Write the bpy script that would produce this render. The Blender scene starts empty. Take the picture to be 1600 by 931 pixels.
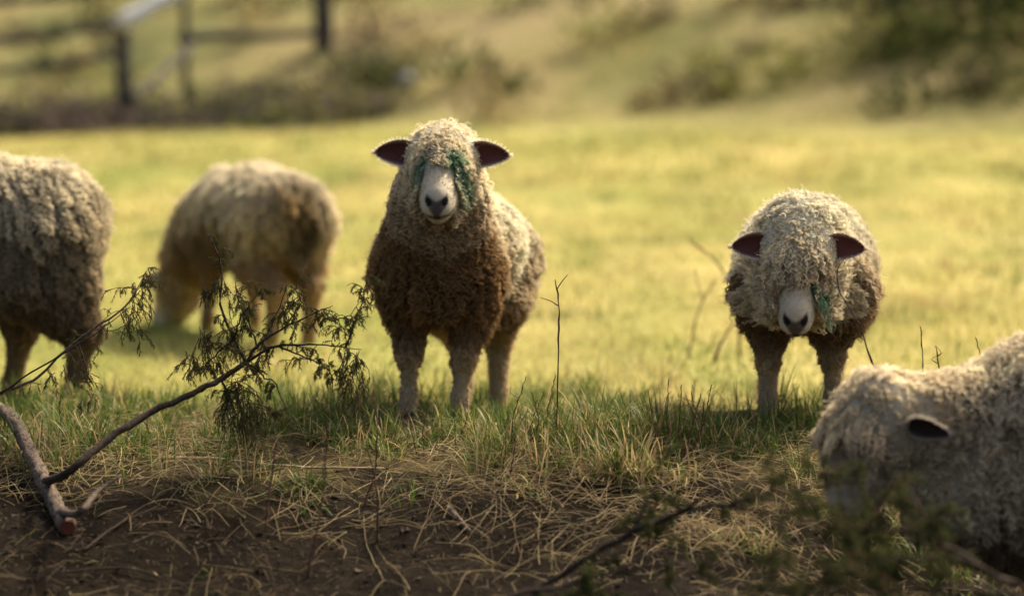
import bpy, math
import numpy as np
from mathutils import Vector, Matrix, Euler

# ------------------------------------------------------------------ camera, sky, sun, exposure
SC = bpy.context.scene
COL = SC.collection
FPX, CX, CY, HORIZON, CAM_H = 3840.0, 800.0, 465.5, 113.0, 1.17     # photograph pixels (1600 x 931)
PITCH = math.atan((CY - HORIZON) / FPX)
cam_d = bpy.data.cameras.new('camera')
cam = bpy.data.objects.new('camera', cam_d); COL.objects.link(cam)
cam.location = (0, 0, CAM_H)
cam.rotation_euler = (math.pi / 2 - PITCH, 0, 0)
cam_d.sensor_width = 36; cam_d.lens = 36 * FPX / 1600
cam_d.clip_start = 0.1; cam_d.clip_end = 1500
cam_d.dof.use_dof = True; cam_d.dof.focus_distance = 7.35; cam_d.dof.aperture_fstop = 1.2
SC.camera = cam

SUN_AZ = (0.66, 0.75)            # horizontal direction towards the sun
SUN_EL = math.radians(47)
w = bpy.data.worlds.new('World'); SC.world = w; w.use_nodes = True
nt = w.node_tree
sky = nt.nodes.new('ShaderNodeTexSky'); sky.sky_type = 'NISHITA'; sky.sun_disc = False
sky.sun_elevation = SUN_EL; sky.sun_rotation = math.atan2(SUN_AZ[0], SUN_AZ[1])
sky.air_density = 0.8; sky.dust_density = 8.0; sky.ozone_density = 0.0
nt.links.new(sky.outputs[0], nt.nodes['Background'].inputs[0])
nt.nodes['Background'].inputs[1].default_value = 0.15
sd = bpy.data.lights.new('sun', 'SUN'); so = bpy.data.objects.new('sun', sd); COL.objects.link(so)
sd.energy = 4.7; sd.angle = math.radians(7.0); sd.color = (1.0, 0.90, 0.72)
_h = math.hypot(*SUN_AZ)
SUN = Vector((SUN_AZ[0] / _h * math.cos(SUN_EL), SUN_AZ[1] / _h * math.cos(SUN_EL), math.sin(SUN_EL)))
so.rotation_euler = SUN.to_track_quat('Z', 'Y').to_euler(); so.location = (20, 20, 30)
SC.view_settings.view_transform = 'Standard'; SC.view_settings.look = 'None'
SC.view_settings.gamma = 1; SC.view_settings.use_curve_mapping = False
SC.view_settings.exposure = 0.72
SC.render.engine = 'CYCLES'
SC.cycles.use_denoising = True
SC.cycles.max_bounces = 6; SC.cycles.diffuse_bounces = 3; SC.cycles.glossy_bounces = 2; SC.cycles.transmission_bounces = 4
try:
    SC.cycles_curves.shape = 'RIBBONS'; SC.cycles_curves.subdivisions = 2
except Exception: pass

RNG = np.random.default_rng(7)
A = lambda *v: np.array(v, float)

# ------------------------------------------------------------------ numeric helpers
def _hash(ix, iy, seed):
    n = (ix.astype(np.int64) * 374761393 + iy.astype(np.int64) * 668265263 + seed * 1274126177) & 0xffffffff
    n = ((n ^ (n >> 13)) * 1274126177) & 0xffffffff
    return ((n ^ (n >> 16)) & 0xffff) / 65535.0
def noise(x, y, seed=0):
    x = np.asarray(x, float); y = np.asarray(y, float)
    ix, iy = np.floor(x), np.floor(y); fx, fy = x - ix, y - iy
    fx = fx * fx * (3 - 2 * fx); fy = fy * fy * (3 - 2 * fy)
    a, b = _hash(ix, iy, seed), _hash(ix + 1, iy, seed); c, d = _hash(ix, iy + 1, seed), _hash(ix + 1, iy + 1, seed)
    return (a * (1 - fx) + b * fx) * (1 - fy) + (c * (1 - fx) + d * fx) * fy
def sstep(a, b, x):
    t = np.clip((np.asarray(x, float) - a) / (b - a), 0, 1); return t * t * (3 - 2 * t)
def height(x, y):
    """ground height: low grassy lip at the sheep's feet, flat pasture, then a hillside"""
    x = np.asarray(x, float); y = np.asarray(y, float)
    z = 0.045 * np.exp(-((y - 7.75 - 0.25 * np.sin(x * 1.1)) / 0.55) ** 2) - 0.03 * sstep(8.3, 9.3, y)
    dn = 7.05 - y; z = z - .26 * np.minimum(np.where(dn > .3, dn, np.where(dn > -.3, (dn + .3) ** 2 / 1.2, 0)), 2.6)
    z = z - .24 * np.exp(-((x - 2.1) / .95) ** 2 - ((y - 6.2) / .75) ** 2)
    near = sstep(12, 9, y) * sstep(-2, 2, y)
    z = z + near * (0.05 * (noise(x * 2.3, y * 2.3, 1) - .5) + 0.022 * (noise(x * 7, y * 7, 2) - .5) + 0.012 * (noise(x * 17, y * 17, 3) - .5))
    yy = y + .8 * np.sin(x * 0.23) + 0.55 * x + 2.2
    z = z + 0.5 * sstep(13, 33, yy) ** 1.3
    s = np.maximum(yy - 30, 0)
    z = z + 0.17 * s ** 1.05 * sstep(30, 36, yy) * (1 / (1 + np.maximum(s - 60, 0) / 60))
    z = z + 0.35 * sstep(30, 38, yy) * (noise(x * .35, y * .35, 5) - .5) * 2
    return z
def hz(x, y): return float(height(np.array([x]), np.array([y]))[0])
def W(px, py, D):
    """point on the ray of photograph pixel (px, py) at distance D along +Y"""
    a, b = (px - CX) / FPX, (CY - py) / FPX
    c, s = math.cos(PITCH), math.sin(PITCH)
    d = A(a, c + b * s, b * c - s); d = d * (D / d[1])
    return A(d[0], d[1], CAM_H + d[2])
def G(px, py, lift=0.0):
    """where the ray of a pixel meets the ground"""
    D = 3.0
    while D < 60:
        p = W(px, py, D)
        if p[2] <= hz(p[0], p[1]) + lift: break
        D += 0.02
    return A(p[0], p[1], hz(p[0], p[1]) + lift)

# ------------------------------------------------------------------ object helpers
def tag(o, label=None, cat=None, group=None, kind=None):
    if label: o['label'] = label
    if cat: o['category'] = cat
    if group: o['group'] = group
    if kind: o['kind'] = kind
    return o
def link(o, parent=None):
    COL.objects.link(o)
    if parent is not None: o.parent = parent
    return o
def empty(name, loc, rz=0):
    o = bpy.data.objects.new(name, None); o.location = loc; o.rotation_euler = (0, 0, rz); o.empty_display_size = .1
    return link(o)
def mesh_np(name, V, F, mat, parent=None, col=None, smooth=True):
    """V (n,3), F (m,k) one face size; optional per-vertex colour"""
    me = bpy.data.meshes.new(name)
    V = np.ascontiguousarray(V, np.float32); F = np.ascontiguousarray(F, np.int32)
    m, k = F.shape
    me.vertices.add(len(V)); me.vertices.foreach_set('co', V.ravel())
    me.loops.add(m * k); me.loops.foreach_set('vertex_index', F.ravel())
    me.polygons.add(m)
    me.polygons.foreach_set('loop_start', np.arange(0, m * k, k, dtype=np.int32))
    me.polygons.foreach_set('loop_total', np.full(m, k, np.int32))
    me.polygons.foreach_set('use_smooth', np.full(m, smooth))
    if col is not None:
        at = me.attributes.new('tint', 'FLOAT_COLOR', 'POINT')
        c4 = np.ones((len(V), 4), np.float32); c4[:, :3] = col; at.data.foreach_set('color', c4.ravel())
    me.update(calc_edges=True); me.validate()
    me.materials.append(mat)
    return link(bpy.data.objects.new(name, me), parent)
def curves_np(name, P, R, C, mat, parent=None):
    """P (n,k,3) strands, R (n,k) radii, C (n,3) colours; or lists of such blocks"""
    if not isinstance(P, list): P, R, C = [P], [R], [C]
    hc = bpy.data.hair_curves.new(name)
    sizes = sum(([p.shape[1]] * p.shape[0] for p in P), [])
    hc.add_curves(sizes)
    hc.attributes['position'].data.foreach_set('vector', np.concatenate([p.reshape(-1, 3) for p in P]).astype(np.float32).ravel())
    at = hc.attributes.get('radius') or hc.attributes.new('radius', 'FLOAT', 'POINT')
    at.data.foreach_set('value', np.concatenate([r.ravel() for r in R]).astype(np.float32))
    at = hc.attributes.new('tint', 'FLOAT_COLOR', 'CURVE')
    c = np.concatenate(C); c4 = np.ones((len(c), 4), np.float32); c4[:, :3] = c
    at.data.foreach_set('color', c4.ravel())
    hc.materials.append(mat)
    return link(bpy.data.objects.new(name, hc), parent)

# ------------------------------------------------------------------ materials
def node_mat(name):
    m = bpy.data.materials.new(name); m.use_nodes = True
    n = m.node_tree.nodes; n.clear()
    out = n.new('ShaderNodeOutputMaterial')
    return m, m.node_tree, out
def mat_strand(name, trans=0.3, sat=1.0, gloss=0.0):
    m, t, out = node_mat(name); n, L = t.nodes, t.links
    at = n.new('ShaderNodeAttribute'); at.attribute_name = 'tint'
    d = n.new('ShaderNodeBsdfDiffuse'); tr = n.new('ShaderNodeBsdfTranslucent'); mx = n.new('ShaderNodeMixShader')
    mx.inputs[0].default_value = trans
    L.new(at.outputs['Color'], d.inputs[0]); L.new(at.outputs['Color'], tr.inputs[0])
    L.new(d.outputs[0], mx.inputs[1]); L.new(tr.outputs[0], mx.inputs[2])
    last = mx
    if gloss:
        g = n.new('ShaderNodeBsdfGlossy'); g.inputs['Roughness'].default_value = .45
        m2 = n.new('ShaderNodeMixShader'); m2.inputs[0].default_value = gloss
        L.new(mx.outputs[0], m2.inputs[1]); L.new(g.outputs[0], m2.inputs[2]); last = m2
    L.new(last.outputs[0], out.inputs[0])
    return m
def mat_attr(name, rough=.8, bump=0.0, scale=200, spec=.2):
    m, t, out = node_mat(name); n, L = t.nodes, t.links
    at = n.new('ShaderNodeAttribute'); at.attribute_name = 'tint'
    b = n.new('ShaderNodeBsdfPrincipled'); b.inputs['Roughness'].default_value = rough
    b.inputs['Specular IOR Level'].default_value = spec
    ns = n.new('ShaderNodeTexNoise'); ns.inputs['Scale'].default_value = scale; ns.inputs['Detail'].default_value = 3
    tc = n.new('ShaderNodeTexCoord'); L.new(tc.outputs['Object'], ns.inputs['Vector'])
    mr = n.new('ShaderNodeMapRange'); mr.inputs['To Min'].default_value = .75; mr.inputs['To Max'].default_value = 1.25
    L.new(ns.outputs[0], mr.inputs[0])
    mu = n.new('ShaderNodeVectorMath'); mu.operation = 'SCALE'
    L.new(at.outputs['Color'], mu.inputs[0]); L.new(mr.outputs[0], mu.inputs['Scale'])
    L.new(mu.outputs[0], b.inputs['Base Color'])
    if bump:
        bp = n.new('ShaderNodeBump'); bp.inputs['Strength'].default_value = bump; bp.inputs['Distance'].default_value = .003
        L.new(ns.outputs[0], bp.inputs['Height']); L.new(bp.outputs[0], b.inputs['Normal'])
    L.new(b.outputs[0], out.inputs[0])
    return m
def mat_bark(name, c1, c2, scale=60, bump=.6, stretch=6, dist=.004):
    m, t, out = node_mat(name); n, L = t.nodes, t.links
    tc = n.new('ShaderNodeTexCoord'); mp = n.new('ShaderNodeMapping'); mp.inputs['Scale'].default_value = (1, 1, 1.0)
    L.new(tc.outputs['Object'], mp.inputs[0])
    ns = n.new('ShaderNodeTexNoise'); ns.inputs['Scale'].default_value = scale; ns.inputs['Detail'].default_value = 5; ns.inputs['Roughness'].default_value = .7
    L.new(mp.outputs[0], ns.inputs['Vector'])
    cr = n.new('ShaderNodeValToRGB'); cr.color_ramp.elements[0].position = .35; cr.color_ramp.elements[1].position = .68
    cr.color_ramp.elements[0].color = (*c1, 1); cr.color_ramp.elements[1].color = (*c2, 1)
    L.new(ns.outputs[0], cr.inputs[0])
    b = n.new('ShaderNodeBsdfPrincipled'); b.inputs['Roughness'].default_value = .85; b.inputs['Specular IOR Level'].default_value = .15
    bp = n.new('ShaderNodeBump'); bp.inputs['Strength'].default_value = bump; bp.inputs['Distance'].default_value = dist
    L.new(ns.outputs[0], bp.inputs['Height']); L.new(bp.outputs[0], b.inputs['Normal'])
    L.new(cr.outputs[0], b.inputs['Base Color']); L.new(b.outputs[0], out.inputs[0])
    return m
M_WOOL = mat_strand('wool', .48)
M_SKIN = mat_attr('sheep_skin', .75, .4, 300)
M_EAR = mat_attr('ear_skin', .6, .2, 250)
M_EYE = mat_attr('eye_surface', .15, 0, 50, .6)
M_HOOF = mat_attr('hoof_horn', .5, .3, 120)
M_GRASS = mat_strand('grass_blade', .35, gloss=.014)
M_STRAW = mat_strand('straw', .2, gloss=.02)
M_FOLIAGE = mat_strand('cedar_leaf', .25)
M_LITTER = mat_attr('litter', .9, .3, 90)
M_BARK = mat_bark('cedar_bark', (.03, .021, .015), (.30, .22, .155), 95, 1.0, dist=.012)
M_BARK_D = mat_bark('dark_bark', (.02, .014, .010), (.075, .05, .033), 90)
M_STEM = mat_bark('reddish_stem', (.06, .025, .018), (.16, .075, .05), 120)
M_PALE = mat_bark('weathered_stalk', (.22, .16, .085), (.46, .37, .22), 70)
M_CUT = mat_bark('fresh_cut_wood', (.09, .025, .014), (.22, .075, .042), 160, .5)
M_FENCE = mat_bark('weathered_rail', (.035, .032, .03), (.11, .10, .09), 9, .6, dist=.02)
M_FENCE_L = mat_bark('sunlit_rail', (.42, .44, .47), (.70, .72, .74), 12, .4, dist=.02)  # pale version of the rail wood, sunlight put into its colour
M_STONE = mat_bark('pale_stone', (.25, .24, .22), (.5, .48, .44), 6, .5, dist=.03)

# ------------------------------------------------------------------ ground
def spaced(lo, hi, dense, step, grow=1.16):
    a = list(np.arange(dense[0], dense[1] + 1e-6, step))
    s = step
    while a[-1] < hi: s *= grow; a.append(a[-1] + s)
    s = step
    while a[0] > lo: s *= grow; a.insert(0, a[0] - s)
    return np.array(a)
def mat_ground():
    m, t, out = node_mat('ground'); n, L = t.nodes, t.links
    tc = n.new('ShaderNodeTexCoord')
    def nz(scale, detail=4, rough=.6, off=0, sy=1.0):
        mp = n.new('ShaderNodeMapping'); mp.inputs['Location'].default_value = (off, off * .7, 0); mp.inputs['Scale'].default_value = (1, sy, 1)
        L.new(tc.outputs['Object'], mp.inputs[0])
        x = n.new('ShaderNodeTexNoise'); x.inputs['Scale'].default_value = scale; x.inputs['Detail'].default_value = detail; x.inputs['Roughness'].default_value = rough
        L.new(mp.outputs[0], x.inputs['Vector']); return x.outputs[0]
    def ramp(v, stops):
        r = n.new('ShaderNodeValToRGB'); e = r.color_ramp.elements
        while len(e) < len(stops): e.new(.5)
        for k, (p, c) in enumerate(stops): e[k].position = p; e[k].color = (*c, 1)
        L.new(v, r.inputs[0]); return r.outputs[0]
    def math_(op, a, b):
        x = n.new('ShaderNodeMath'); x.operation = op
        for i, v in enumerate((a, b)):
            if isinstance(v, (int, float)): x.inputs[i].default_value = v
            else: L.new(v, x.inputs[i])
        return x.outputs[0]
    def mix(f, a, b):
        x = n.new('ShaderNodeMix'); x.data_type = 'RGBA'; L.new(f, x.inputs[0]); L.new(a, x.inputs[6]); L.new(b, x.inputs[7]); return x.outputs[2]
    def band(v, lo, hi):
        x = n.new('ShaderNodeMapRange'); x.interpolation_type = 'SMOOTHSTEP'; x.inputs[1].default_value = lo; x.inputs[2].default_value = hi; L.new(v, x.inputs[0]); return x.outputs[0]
    sep = n.new('ShaderNodeSeparateXYZ'); L.new(tc.outputs['Object'], sep.inputs[0])
    X, Y = sep.outputs[0], sep.outputs[1]
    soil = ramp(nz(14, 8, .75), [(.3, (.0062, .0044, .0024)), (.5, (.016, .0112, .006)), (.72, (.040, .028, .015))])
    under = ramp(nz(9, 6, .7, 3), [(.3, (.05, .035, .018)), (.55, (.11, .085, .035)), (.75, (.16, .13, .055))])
    field = ramp(nz(.9, 6, .62, 11, .5), [(.28, (.21, .21, .055)), (.42, (.36, .325, .10)), (.56, (.48, .41, .14)), (.72, (.51, .40, .18))])
    field2 = ramp(nz(.28, 4, .6, 31, .4), [(.35, (.70, .84, .68)), (.62, (1.1, 1.04, 1.05))])
    fm = n.new('ShaderNodeMix'); fm.data_type = 'RGBA'; fm.blend_type = 'MULTIPLY'; fm.inputs[0].default_value = 1
    L.new(field, fm.inputs[6]); L.new(field2, fm.inputs[7])
    hill = ramp(nz(.33, 5, .65, 17), [(.28, (.075, .08, .03)), (.42, (.15, .145, .05)), (.55, (.235, .20, .08)), (.66, (.29, .225, .11)), (.8, (.19, .19, .06))])
    # darker grey-brown patch along the foot of the fence
    dx = math_('DIVIDE', math_('SUBTRACT', X, -4.3), 3.4); dy = math_('DIVIDE', math_('SUBTRACT', Y, 31.3), 1.5)
    rr = math_('SQRT', math_('ADD', math_('POWER', dx, 2), math_('POWER', dy, 2)), 0)
    rr = math_('ADD', rr, math_('MULTIPLY', math_('SUBTRACT', nz(.8, 3, .5, 5), .5), .9))
    bare_f = n.new('ShaderNodeMapRange'); bare_f.inputs[1].default_value = 1.15; bare_f.inputs[2].default_value = .6; L.new(rr, bare_f.inputs[0])
    bare = ramp(nz(1.4, 3, .6, 9), [(.35, (.055, .047, .043)), (.65, (.12, .10, .09))])
    e = math_('MULTIPLY', math_('SUBTRACT', nz(1.8, 5, .65, 21), .5), 1.6)
    Yn = math_('ADD', Y, e)
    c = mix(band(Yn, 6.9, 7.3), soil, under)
    c = mix(band(Yn, 8.2, 9.2), c, fm.outputs[2])
    Yh = math_('ADD', math_('ADD', Y, math_('MULTIPLY', X, .60)), math_('MULTIPLY', e, 1.8))
    c = mix(band(Yh, 27.5, 31.0), c, hill)
    c = mix(bare_f.outputs[0], c, bare)
    b = n.new('ShaderNodeBsdfPrincipled'); b.inputs['Roughness'].default_value = .95; b.inputs['Specular IOR Level'].default_value = .05
    L.new(c, b.inputs['Base Color'])
    bp = n.new('ShaderNodeBump'); bp.inputs['Strength'].default_value = .9; bp.inputs['Distance'].default_value = .03
    L.new(math_('ADD', nz(26, 8, .75, 2), math_('MULTIPLY', nz(90, 4, .7, 8), .4)), bp.inputs['Height']); L.new(bp.outputs[0], b.inputs['Normal'])
    L.new(b.outputs[0], out.inputs[0])
    return m
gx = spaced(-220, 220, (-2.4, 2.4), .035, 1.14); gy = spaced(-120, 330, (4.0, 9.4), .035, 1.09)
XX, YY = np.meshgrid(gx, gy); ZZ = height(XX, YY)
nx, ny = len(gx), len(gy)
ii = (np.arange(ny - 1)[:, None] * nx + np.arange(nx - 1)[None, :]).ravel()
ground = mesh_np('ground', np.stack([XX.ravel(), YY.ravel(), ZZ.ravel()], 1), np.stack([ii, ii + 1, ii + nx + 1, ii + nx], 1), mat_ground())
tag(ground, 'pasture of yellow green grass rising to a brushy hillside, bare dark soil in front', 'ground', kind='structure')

# ------------------------------------------------------------------ tubes
def smooth_line(P, n):
    P = np.asarray(P, float); k = len(P)
    if k < 3:
        t = np.linspace(0, 1, n)[:, None]; return P[0] * (1 - t) + P[-1] * t
    Q = np.vstack([2 * P[0] - P[1], P, 2 * P[-1] - P[-2]])
    s = np.linspace(0, k - 1 - 1e-6, n); i = s.astype(int); u = (s - i)[:, None]
    p0, p1, p2, p3 = Q[i], Q[i + 1], Q[i + 2], Q[i + 3]
    return .5 * (2 * p1 + (p2 - p0) * u + (2 * p0 - 5 * p1 + 4 * p2 - p3) * u ** 2 + (3 * p1 - p0 - 3 * p2 + p3) * u ** 3)
def tube(P, R, sides=8, rough=0.0, rng=RNG):
    P = np.asarray(P, float); n = len(P); R = np.broadcast_to(np.asarray(R, float), (n,))
    T = np.gradient(P, axis=0); T /= np.linalg.norm(T, axis=1)[:, None] + 1e-12
    ref = A(0, 0, 1) if abs(T[0][2]) < .9 else A(1, 0, 0)
    U = np.cross(T, ref); U /= np.linalg.norm(U, axis=1)[:, None] + 1e-12; Vv = np.cross(T, U)
    a = np.linspace(0, 2 * np.pi, sides, endpoint=False)
    rr = R[:, None] * (1 + rough * rng.normal(size=(n, sides)))
    V = P[:, None] + (U[:, None] * np.cos(a)[None, :, None] + Vv[:, None] * np.sin(a)[None, :, None]) * rr[..., None]
    V = V.reshape(-1, 3); F = []
    i = np.arange(n - 1)[:, None] * sides; j = np.arange(sides)[None]; j2 = (j + 1) % sides
    F = np.stack([i + j, i + j2, i + sides + j2, i + sides + j], -1).reshape(-1, 4)
    c0, c1 = len(V), len(V) + 1
    V = np.vstack([V, P[0], P[-1]])
    jj = np.arange(sides); k2 = (jj + 1) % sides; e = (n - 1) * sides
    F = np.vstack([F, np.stack([np.full(sides, c0), k2, jj, np.full(sides, c0)], 1)[:, :4], np.stack([np.full(sides, c1), e + jj, e + k2, np.full(sides, c1)], 1)])
    return V, F
def join(parts):
    V, F, o = [], [], 0
    for v, f in parts: V.append(v); F.append(f + o); o += len(v)
    return np.vstack(V), np.vstack(F)
def fix_quads(name, VF, mat, parent=None, smooth=True):
    """tube caps are degenerate quads: write them as triangles"""
    V, F = VF
    me = bpy.data.meshes.new(name)
    faces = [tuple(dict.fromkeys(f)) for f in F.tolist()]
    me.from_pydata(V.tolist(), [], faces); me.polygons.foreach_set('use_smooth', np.full(len(faces), smooth)); me.update()
    me.materials.append(mat)
    return link(bpy.data.objects.new(name, me), parent)

# ------------------------------------------------------------------ sheep: one continuous body from a blended field
def surface_nets(f, org, h):
    s = f < 0; nx, ny, nz = f.shape
    offs = [(a, b, c) for a in (0, 1) for b in (0, 1) for c in (0, 1)]
    cnt = sum(s[a:nx - 1 + a, b:ny - 1 + b, c:nz - 1 + c].astype(np.int8) for a, b, c in offs)
    I = np.argwhere((cnt > 0) & (cnt < 8)); idx = np.full(cnt.shape, -1, np.int64); idx[tuple(I.T)] = np.arange(len(I))
    acc = np.zeros((len(I), 3)); num = np.zeros(len(I))
    for p in offs:
        for ax in range(3):
            if p[ax]: continue
            q = list(p); q[ax] = 1
            fa = f[I[:, 0] + p[0], I[:, 1] + p[1], I[:, 2] + p[2]]; fb = f[I[:, 0] + q[0], I[:, 1] + q[1], I[:, 2] + q[2]]
            cr = (fa < 0) != (fb < 0); t = np.where(cr, fa / np.where(cr, fa - fb, 1), 0)
            pt = np.tile(np.array(p, float), (len(I), 1)); pt[:, ax] += t
            acc += pt * cr[:, None]; num += cr
    V = (I + acc / num[:, None]) * h + org
    F = []
    for ax in range(3):
        b, c = (ax + 1) % 3, (ax + 2) % 3
        sl0 = [slice(None)] * 3; sl1 = [slice(None)] * 3
        sl0[ax] = slice(0, -1); sl1[ax] = slice(1, None)
        e = np.argwhere(s[tuple(sl0)] != s[tuple(sl1)])
        e = e[(e[:, b] > 0) & (e[:, c] > 0) & (e[:, b] < f.shape[b] - 1) & (e[:, c] < f.shape[c] - 1)]
        def at(db, dc):
            q = e.copy(); q[:, b] += db; q[:, c] += dc; return idx[q[:, 0], q[:, 1], q[:, 2]]
        Q = np.stack([at(-1, -1), at(0, -1), at(0, 0), at(-1, 0)], 1)
        inside = s[e[:, 0], e[:, 1], e[:, 2]]
        Q[~inside] = Q[~inside][:, ::-1]
        F.append(Q)
    return V, np.vstack(F)
def field(prims, h, pad=.05):
    lo = np.min([np.minimum(p[0] - p[2], p[1] - p[3]) for p in prims if p[5] == 0], 0) - pad
    hi = np.max([np.maximum(p[0] + p[2], p[1] + p[3]) for p in prims if p[5] == 0], 0) + pad
    n = np.ceil((hi - lo) / h).astype(int) + 1
    f = np.full(n, 1.0, np.float32)
    for a, b, ra, rb, k, op in prims:
        m = k + 3 * h + max(ra, rb)
        i0 = np.maximum(((np.minimum(a, b) - m - lo) / h).astype(int), 0); i1 = np.minimum(((np.maximum(a, b) + m - lo) / h).astype(int) + 2, n)
        gx, gy, gz = [lo[q] + h * np.arange(i0[q], i1[q]) for q in range(3)]
        P = np.stack(np.meshgrid(gx, gy, gz, indexing='ij'), -1)
        d = b - a; L2 = max(float(d @ d), 1e-9)
        t = np.clip(((P - a) @ d) / L2, 0, 1)
        D = np.linalg.norm(P - a - t[..., None] * d, axis=-1) - (ra + (rb - ra) * t)
        sl = tuple(slice(i0[q], i1[q]) for q in range(3)); o = f[sl]
        if op == 0:
            hh = np.maximum(k - np.abs(o - D), 0) / k
            f[sl] = np.minimum(o, D) - hh * hh * k * .25
        else:
            hh = np.maximum(k - np.abs(o + D), 0) / k
            f[sl] = np.maximum(o, -D) + hh * hh * k * .25
    return f, lo
def norm(v): return v / (np.linalg.norm(v, axis=-1, keepdims=True) + 1e-12)

CLEAN = A(.86, .785, .58); TAN = A(.66, .55, .36); BROWN = A(.40, .245, .108); DARK = A(.17, .108, .06); GREEN = A(.02, .20, .10)
def lerp(a, b, t): return a + (b - a) * np.asarray(t)[..., None]

def make_sheep(label, loc, heading, poll, face, roll=0.0, neck=None, legs=None, top=.585, rad=.20, h=.0075, locks=12000, strands=4,
               dirt_or_shade=None, green=(), wool_r=.0013, wool_len=1.0, ears=((0, 0), (0, 0)), face_bare=.085, width=1.0, fringe=1.0, seed=1, ruff=0.0, ear_len=.135, hs=1.28, leg_w=1.0, neck_r=.105, cheek_l=.04, ear_out=.058, side_wool=.05, ear_a=.012, brow=0.0, face_tint=(.52, .45, .31), fuzz=1.0, ear_clear=.075, clump=.58, extra=(), ear_in=(.080, .024, .018)):
    """local frame: x forward, y left, z up. poll: top of the skull; face: unit direction from poll to nose"""
    rng = np.random.default_rng(seed)
    root = empty('sheep', (loc[0], loc[1], hz(loc[0], loc[1])), heading)
    c, s = math.cos(heading), math.sin(heading)
    def gz(x, y): return hz(loc[0] + c * x - s * y, loc[1] + s * x + c * y) - root.location.z
    pr = []
    def cap(a, b, ra, rb, k=.05, op=0): pr.append((np.array(a, float), np.array(b, float), ra, rb, k, op))
    yw = (width - 1) * rad
    for sg in (-1, 1):
        cap((.24, sg * (.02 + yw), top - .05), (-.02, sg * (.03 + yw), top - .01), rad * .88, rad * .97, .08)
        cap((-.02, sg * (.03 + yw), top - .01), (-.30, sg * (.025 + yw), top), rad * .97, rad * .86, .08)
    cap((.30, 0, top - .10), (.33, 0, top - .02), rad * .75, rad * .68, .1)
    cap((-.36, 0, top + .02), (-.43, 0, top - .18), .05, .03, .05)         # tail stump
    poll = np.array(poll, float); f = norm(np.array(face, float))
    side = norm(np.cross(A(0, 0, 1), f)); up = norm(np.cross(f, side))
    side, up = side * math.cos(roll) + up * math.sin(roll), up * math.cos(roll) - side * math.sin(roll)
    nk = [A(.26, 0, top + .02)] + [np.array(q, float) for q in (neck or [])] + [poll - f * .01 - up * .015]
    nr = np.linspace(rad * .88, neck_r, len(nk))
    for i in range(len(nk) - 1): cap(nk[i], nk[i + 1], nr[i], nr[i + 1], .08)
    H = lambda a, b=0., l=0.: poll + (f * a + up * b + side * l) * hs
    def hcap(a, b, ra, rb, k=.05, op=0): cap(a, b, ra * hs, rb * hs, k * hs, op)
    hcap(H(-.01, -.01), H(.05, -.01), .066, .066, .03)
    for sg in (-1, 1): hcap(H(-.01, -.004, sg * .040), H(.04, -.004, sg * .036), .046, .043, .03)
    hcap(H(.04, -.012), H(.15, -.016), .062, .045, .04)
    hcap(H(.15, -.018), H(.200, -.024), .043, .038, .02)
    hcap(H(.03, .03), H(.19, .004), .034, .026, .03)
    for sg in (-1, 1):
        hcap(H(.05, -.055, sg * .03), H(.16, -.05, sg * .018), .042, .024, .03)
        hcap(H(.055, .015, sg * .048), H(.085, .004, sg * .042), .022, .016, .02)
        hcap(H(.19, -.016, sg * .018), H(.212, -.02, sg * .014), .024, .020, .012)
    hcap(H(.10, -.06), H(.195, -.052), .03, .02, .02)
    hcap(H(.20, -.050), H(.206, -.050), .0175, .017, .008)
    for sg in (-1, 1):
        hcap(H(.231, .000, sg * .017), H(.222, .012, sg * .026), .0062, .0048, .004, 1)
        hcap(H(.245, -.038, sg * .0), H(.205, -.036, sg * .045), .0042, .0035, .005, 1)
    hcap(H(.243, -.012), H(.243, -.036), .0035, .0035, .004, 1)
    for e_ in extra: cap(*e_)
    feet = legs or {}
    front = feet.get('front', [(.29, -.095), (.29, .095)]); hind = feet.get('hind', [(-.33, -.10), (-.33, .10)])
    hoof_at = []
    for (x, y) in front:
        g = gz(x, y); sg = 1 if y > 0 else -1
        cap((.26, sg * .10, top - .10), (.255, sg * .10, top - .22), .10, .06, .06)
        cap((.255, sg * .10, top - .22), ((x + .27) / 2, (y + sg * .1) / 2, g + .21), .056, .031, .03)
        cap(((x + .27) / 2, (y + sg * .1) / 2, g + .21), (x - .01, y, g + .08), .032, .023, .03)
        cap((x - .01, y, g + .08), (x + .005, y, g + .035), .03, .03, .02); hoof_at.append((x + .008, y, g))
    for (x, y) in hind:
        g = gz(x, y); sg = 1 if y > 0 else -1; sx = x * .5 - .06
        cap((-.28, sg * .10, top - .06), (sx, sg * .12, top - .22), .12, .085 * leg_w, .07)
        cap((sx, sg * .12, top - .22), (x - .05, (y + sg * .1) / 2, g + .25), .08 * leg_w, .042 * leg_w, .04)
        if leg_w > 1.2 and x < -.3: cap((-.36, sg * .09, top - .08), (x + .0, sg * .10, g + .34), .135, .085, .06)
        cap((x - .05, (y + sg * .1) / 2, g + .25), (x - .02, y, g + .08), .042 * leg_w, .028, .03)
        cap((x - .02, y, g + .08), (x, y, g + .035), .03, .03, .02); hoof_at.append((x + .005, y, g))
    fl, lo = field(pr, h); V, F = surface_nets(fl, lo, h)
    # vertex normals
    fn = np.cross(V[F[:, 2]] - V[F[:, 0]], V[F[:, 3]] - V[F[:, 1]])
    N = np.zeros_like(V)
    for k in range(4): np.add.at(N, F[:, k], fn)
    N = norm(N)
    def headc(P): q = (P - poll) / hs; return q @ f, q @ up, q @ side
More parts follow.
